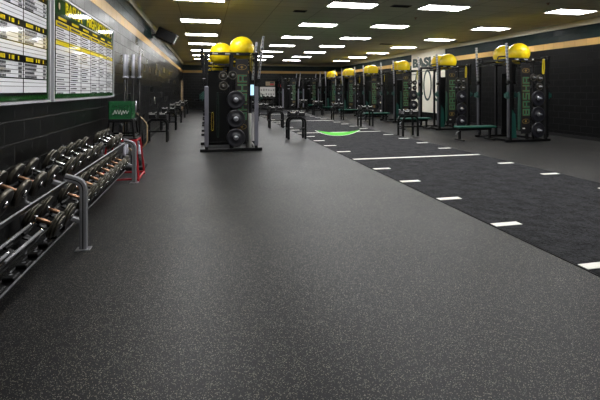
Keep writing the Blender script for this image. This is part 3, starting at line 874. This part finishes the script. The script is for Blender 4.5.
for (x, y, row, i) in RACKS:
    w = '%s %s-row rack' % (ORD[i], row)
    for k, z in enumerate((1.26, .80, .34)):
        o = bp0 if first and k == 0 else dup(bp0, (0, 0, 0))
        o.location = (x+PX[row], y-.76, z); o['label'] = '%s black bumper plate on the near end of the %s' % (('top', 'middle', 'bottom')[k], w)
    for k, (px, z) in enumerate(((-.21, 1.84), (-.20, 1.60), (.02, 1.86)) if row == 'left' else ((.34, 1.84), (.33, 1.60), (.12, 1.86))):
        o = wp0 if first and k == 0 else dup(wp0, (0, 0, 0))
        o.location = (x+px, y-.74, z); o['label'] = 'small iron plate %s on the near end of the %s' % ((('upper left', 'lower left', 'upper right') if row == 'left' else ('upper right', 'lower right', 'upper left'))[k], w)
    first = False

def make_ball():
    r = thing('exercise_ball', '', 'exercise ball')
    prof = []
    n = 22
    for k in range(n+1):
        a = -PI/2+PI*k/n; rr = .31
        prof.append((rr+rr*math.sin(a), max(.0001, rr*math.cos(a))))
    MB().lathe((0, 0, -.31), (0, 0, 1), prof, 36, cap=False).build('ball_skin', M['yellow'], r)
    m = MB()
    for k in range(-4, 5):
        a = math.radians(9*k+2); rr = .31
        pts = [(rr*math.cos(a)*math.cos(2*PI*q/40), rr*math.cos(a)*math.sin(2*PI*q/40), rr*math.sin(a)) for q in range(40)]
        m.sweep(pts, circ(.0022, 4), closed=True)
    m.build('grip_ridge', M['yellow'], r)
    MB().cyl((0, .306, .02), (0, .316, .02), .012, 10).build('valve_plug', M['white'], r)
    return r
ball0 = make_ball(); ball0['group'] = 'yellow exercise balls'
fb = True
def put_ball(x, y, z, lab, sc=1.0):
    global fb
    o = ball0 if fb else dup(ball0, (0, 0, 0)); fb = False
    o.location = (x, y, z); o['label'] = lab; o.scale = (sc, sc, sc)
R0 = .31+.018
zl = 2.16+math.sqrt(R0**2-.2**2); zr = 2.28+math.sqrt(R0**2-.19**2); zq = 2.33+math.sqrt(R0**2-.21**2)
for (x, y, row, i) in RACKS:
    w = '%s %s-row rack' % (ORD[i], row)
    if row == 'left':
        put_ball(x-.22, y+.08, zl+.003, 'yellow exercise ball at the top left of the %s' % w)
        put_ball(x+.28, y-.32, zr+.003, 'yellow exercise ball at the top right of the %s' % w)
    else:
        for q, nm in ((-.315, 'nearer'), (.315, 'farther')):
            put_ball(x-.01, y+q, zq+.003, '%s yellow exercise ball atop the %s' % (nm, w))
# resistance bands hung on the pegs
def make_band(L, w, m, name):
    me = MB(); pts = []
    for k in range(7): a = PI*k/6; pts.append((.017*math.cos(a), 0, .017*math.sin(a)))
    pts += [(-.017-.008*math.sin(PI*k/6), .003*k, -L*k/6) for k in range(1, 6)]
    for k in range(7): a = PI+PI*k/6; pts.append((.02*math.cos(a), .015, -L+.02*math.sin(a)))
    pts += [(.024, .0, -L*.6), (.020, 0, -L*.3)]
    me.sweep(pts, rrect(.004, w, .0015), (0, 1, 0), closed=True)
    return me.build(name, m)
yb0 = make_band(.40, .04, M['yband'], 'resistance_band'); gb0 = make_band(1.05, .04, M['gband'], 'resistance_band')
yb0['category'] = gb0['category'] = 'band'; yb0['group'] = 'yellow resistance bands'; gb0['group'] = 'green resistance bands'
first = True
def hang(proto, loc, lab, new=True):
    o = proto.copy() if new else proto
    if new: COL.objects.link(o)
    o.location = loc; o['label'] = lab
for (x, y, row, i) in RACKS:
    w = '%s %s-row rack' % (ORD[i], row)
    hang(yb0, (x+.47, y-.75, 2.385), 'yellow band hung from the top right of the %s' % w, not first)
    hang(gb0, (x-.33, y-.725, 1.425), 'long green band hanging on the near end of the %s' % w, not first)
    first = False
hang(yb0, (RLX-.44, RY0-.75, 2.385), 'yellow band hung from the top left of the first left-row rack')
hang(yb0, (RLX-.46, RY0-.725, .945), 'yellow band hung low at the left of the first left-row rack')
# foam roller and tablet on the nearest left rack
f = thing('foam_roller', 'pale foam roller standing upright inside the right of the nearest left rack', 'roller', (RLX+.45, RY0-.40, 0))
MB().lathe((0, 0, 0), (0, 0, 1), [(0, .02), (0, .065), (.005, .07), (.90, .07), (.905, .065), (.905, .02)], 18).build('foam_body', M['foam'], f)
tbl = thing('tablet', 'blue glowing tablet clamped to the right upright of the nearest left rack', 'tablet', (RLX+.50, RY0-.69, 1.50))
MB().rbox((0, 0, 0), (.10, .02, .30), .005).build('case', M['matte'], tbl)
MB().b2((-.042, -.013, -.13), (.042, -.0095, .13)).build('screen', M['screen'], tbl)
MB().rbox((.040, .01, 0), (.036, .03, .04), .005).build('clamp', M['black'], tbl)

# benches under the right row
def make_bench():
    r = thing('flat_bench', '', 'bench')
    m = MB(); m.rbox((0, 0, .405), (1.26, .30, .05), .018); m.build('pad', M['gpad'], r)
    MB().rbox((0, 0, .372), (1.22, .26, .018), .004).build('pad_base', M['black'], r)
    MB().rbox((0, 0, .33), (1.10, .06, .066), .006).build('spine', M['black'], r)
    for x in (-.52, .50):
        MB().rbox((x, 0, .17), (.06, .07, .28), .006).build('leg', M['black'], r)
        MB().rbox((x, 0, .025), (.07, .44, .05), .008).build('foot_bar', M['black'], r)
    MB().sweep(bend([(-.50, -.02, .31), (-.62, -.02, .25), (-.66, -.02, .18)], .03), circ(.013, 8), (0, 1, 0), smooth=True).build('pull_handle', M['steel'], r)
    return r
be0 = make_bench(); be0['group'] = 'green benches at the right racks'
for i in range(6):
    o = be0 if i == 0 else dup(be0, (0, 0, 0))
    o.location = (RRX-1.25, RY0+PITCH*i, 0); o['label'] = 'flat bench with dark green pad at the %s rack of the right row' % ORD[i]

# ------------------------------------------------------------------ right wall panel
r = thing('wall_banner', 'tall white panel with dark green letters on the right wall', 'banner', (XR, 19.6, 0))
MB().b2((-.02, -1.65, .35), (0, 1.65, Z2)).build('panel', M['mural'], r)
text_obj('letters', 'BASHA', .60, (-.023, .0, 2.93), (0, -1, 0), (0, 0, 1), M['darkgreen'], r, wscale=1.65, bold=.04)
for yy, zz in ((.85, 1.75), (-.05, 1.75), (-.95, 1.75)):
    m = MB(); m.sweep([(-.024, yy+.36*math.cos(2*PI*k/28), zz+.75*math.sin(2*PI*k/28)) for k in range(28)], rrect(.12, .006, .002), (1, 0, 0), closed=True)
    m.build('oval_marking', M['darkgreen'], r)
# ------------------------------------------------------------------ far wall
r = thing('whiteboard', 'white notice board covered in papers on the far wall', 'board', (4.95, YF, 0))
MB().b2((-.62, -.03, .95), (.62, 0, 1.75)).build('board_face', M['white'], r)
f = MB(); f.b2((-.66, -.035, .91), (.66, 0, .95)); f.b2((-.66, -.035, 1.75), (.66, 0, 1.79)); f.b2((-.66, -.035, .95), (-.62, 0, 1.75)); f.b2((.62, -.035, .95), (.66, 0, 1.75)); f.build('frame', M['black'], r)
rnd = random.Random(2); m = MB()
for k in range(12): m.box((-.5+.2*(k % 6), -.032, 1.12+.35*(k//6)+.05*rnd.random()), (.12, .004, .10+.1*rnd.random()))
m.build('papers', M['foam'], r)
r = thing('wall_sign', 'small tan and red sign on the far wall above the notice board', 'sign', (5.25, YF, 2.02))
MB().b2((-.45, -.03, -.16), (.30, 0, .16)).build('sign_plate', M['tandoor'], r)
MB().b2((-.1, -.036, -.12), (.22, -.03, .0)).build('red_patch', M['redlamp'], r)
MB().b2((-.1, -.036, .02), (.22, -.03, .12)).build('green_patch', M['gjcup'], r)
tag(MB().rbox((5.93, YF-.036, 1.86), (.22, .08, .22), .02).build('fire_alarm', M['redlamp']), 'red fire alarm box on the far wall right of the notice board', 'alarm')
# racks along the far wall
for i, x in enumerate((6.5, 8.1)):
    o = dup(RK['left'], (x-.1, 32.1, 0), 0, 'black power rack standing against the far wall, %s' % ('left one', 'right one')[i], 'racks along the far wall')
# far low dumbbell rack along the far wall
def far_rack():
    r = thing('dumbbell_rack', 'low black dumbbell rack standing against the far wall under the notice board', 'rack', (3.9, 33.2, 0))
    for x in (-1.5, 0, 1.5):
        m = MB(); m.b2((x-.04, -.3, 0), (x+.04, .3, .05)); m.b2((x-.04, .1, .05), (x+.04, .18, .9)); m.build('upright', M['black'], r)
    for z in (.40, .80):
        m = MB(); m.b2((-1.55, -.16, z), (1.55, .10, z+.03)); m.build('shelf', M['black'], r)
    return r
far_rack()
for t_, z in enumerate((.83, .43)):
    for i in range(9):
        place_db((.105, 2, .024, 'chrome'), (3.9-1.3+.325*i, 33.12, z+.107), 0,
                 'dumbbell on the %s shelf of the far wall rack, %s from the left' % (('upper', 'lower')[t_], ORD[i]), 'dumbbells on the far rack', PI/2)

# ------------------------------------------------------------------ world, camera, view
w = bpy.data.worlds.new('World'); SC.world = w; w.use_nodes = True
w.node_tree.nodes['Background'].inputs[0].default_value = (0.02, 0.02, 0.02, 1)
w.node_tree.nodes['Background'].inputs[1].default_value = 0.3
cam = bpy.data.cameras.new('camera'); co = bpy.data.objects.new('camera', cam); COL.objects.link(co)
cam.sensor_fit = 'HORIZONTAL'; cam.sensor_width = 36; cam.lens = 418/600*36
cam.shift_y = -110/600
co.location = (0, 0, 1.5); co.rotation_euler = (PI/2, 0, -math.atan2(95, 418))
SC.camera = co
SC.view_settings.view_transform = 'Standard'; SC.view_settings.look = 'None'
SC.view_settings.exposure = 0.75; SC.view_settings.gamma = 1.0; SC.view_settings.use_curve_mapping = False
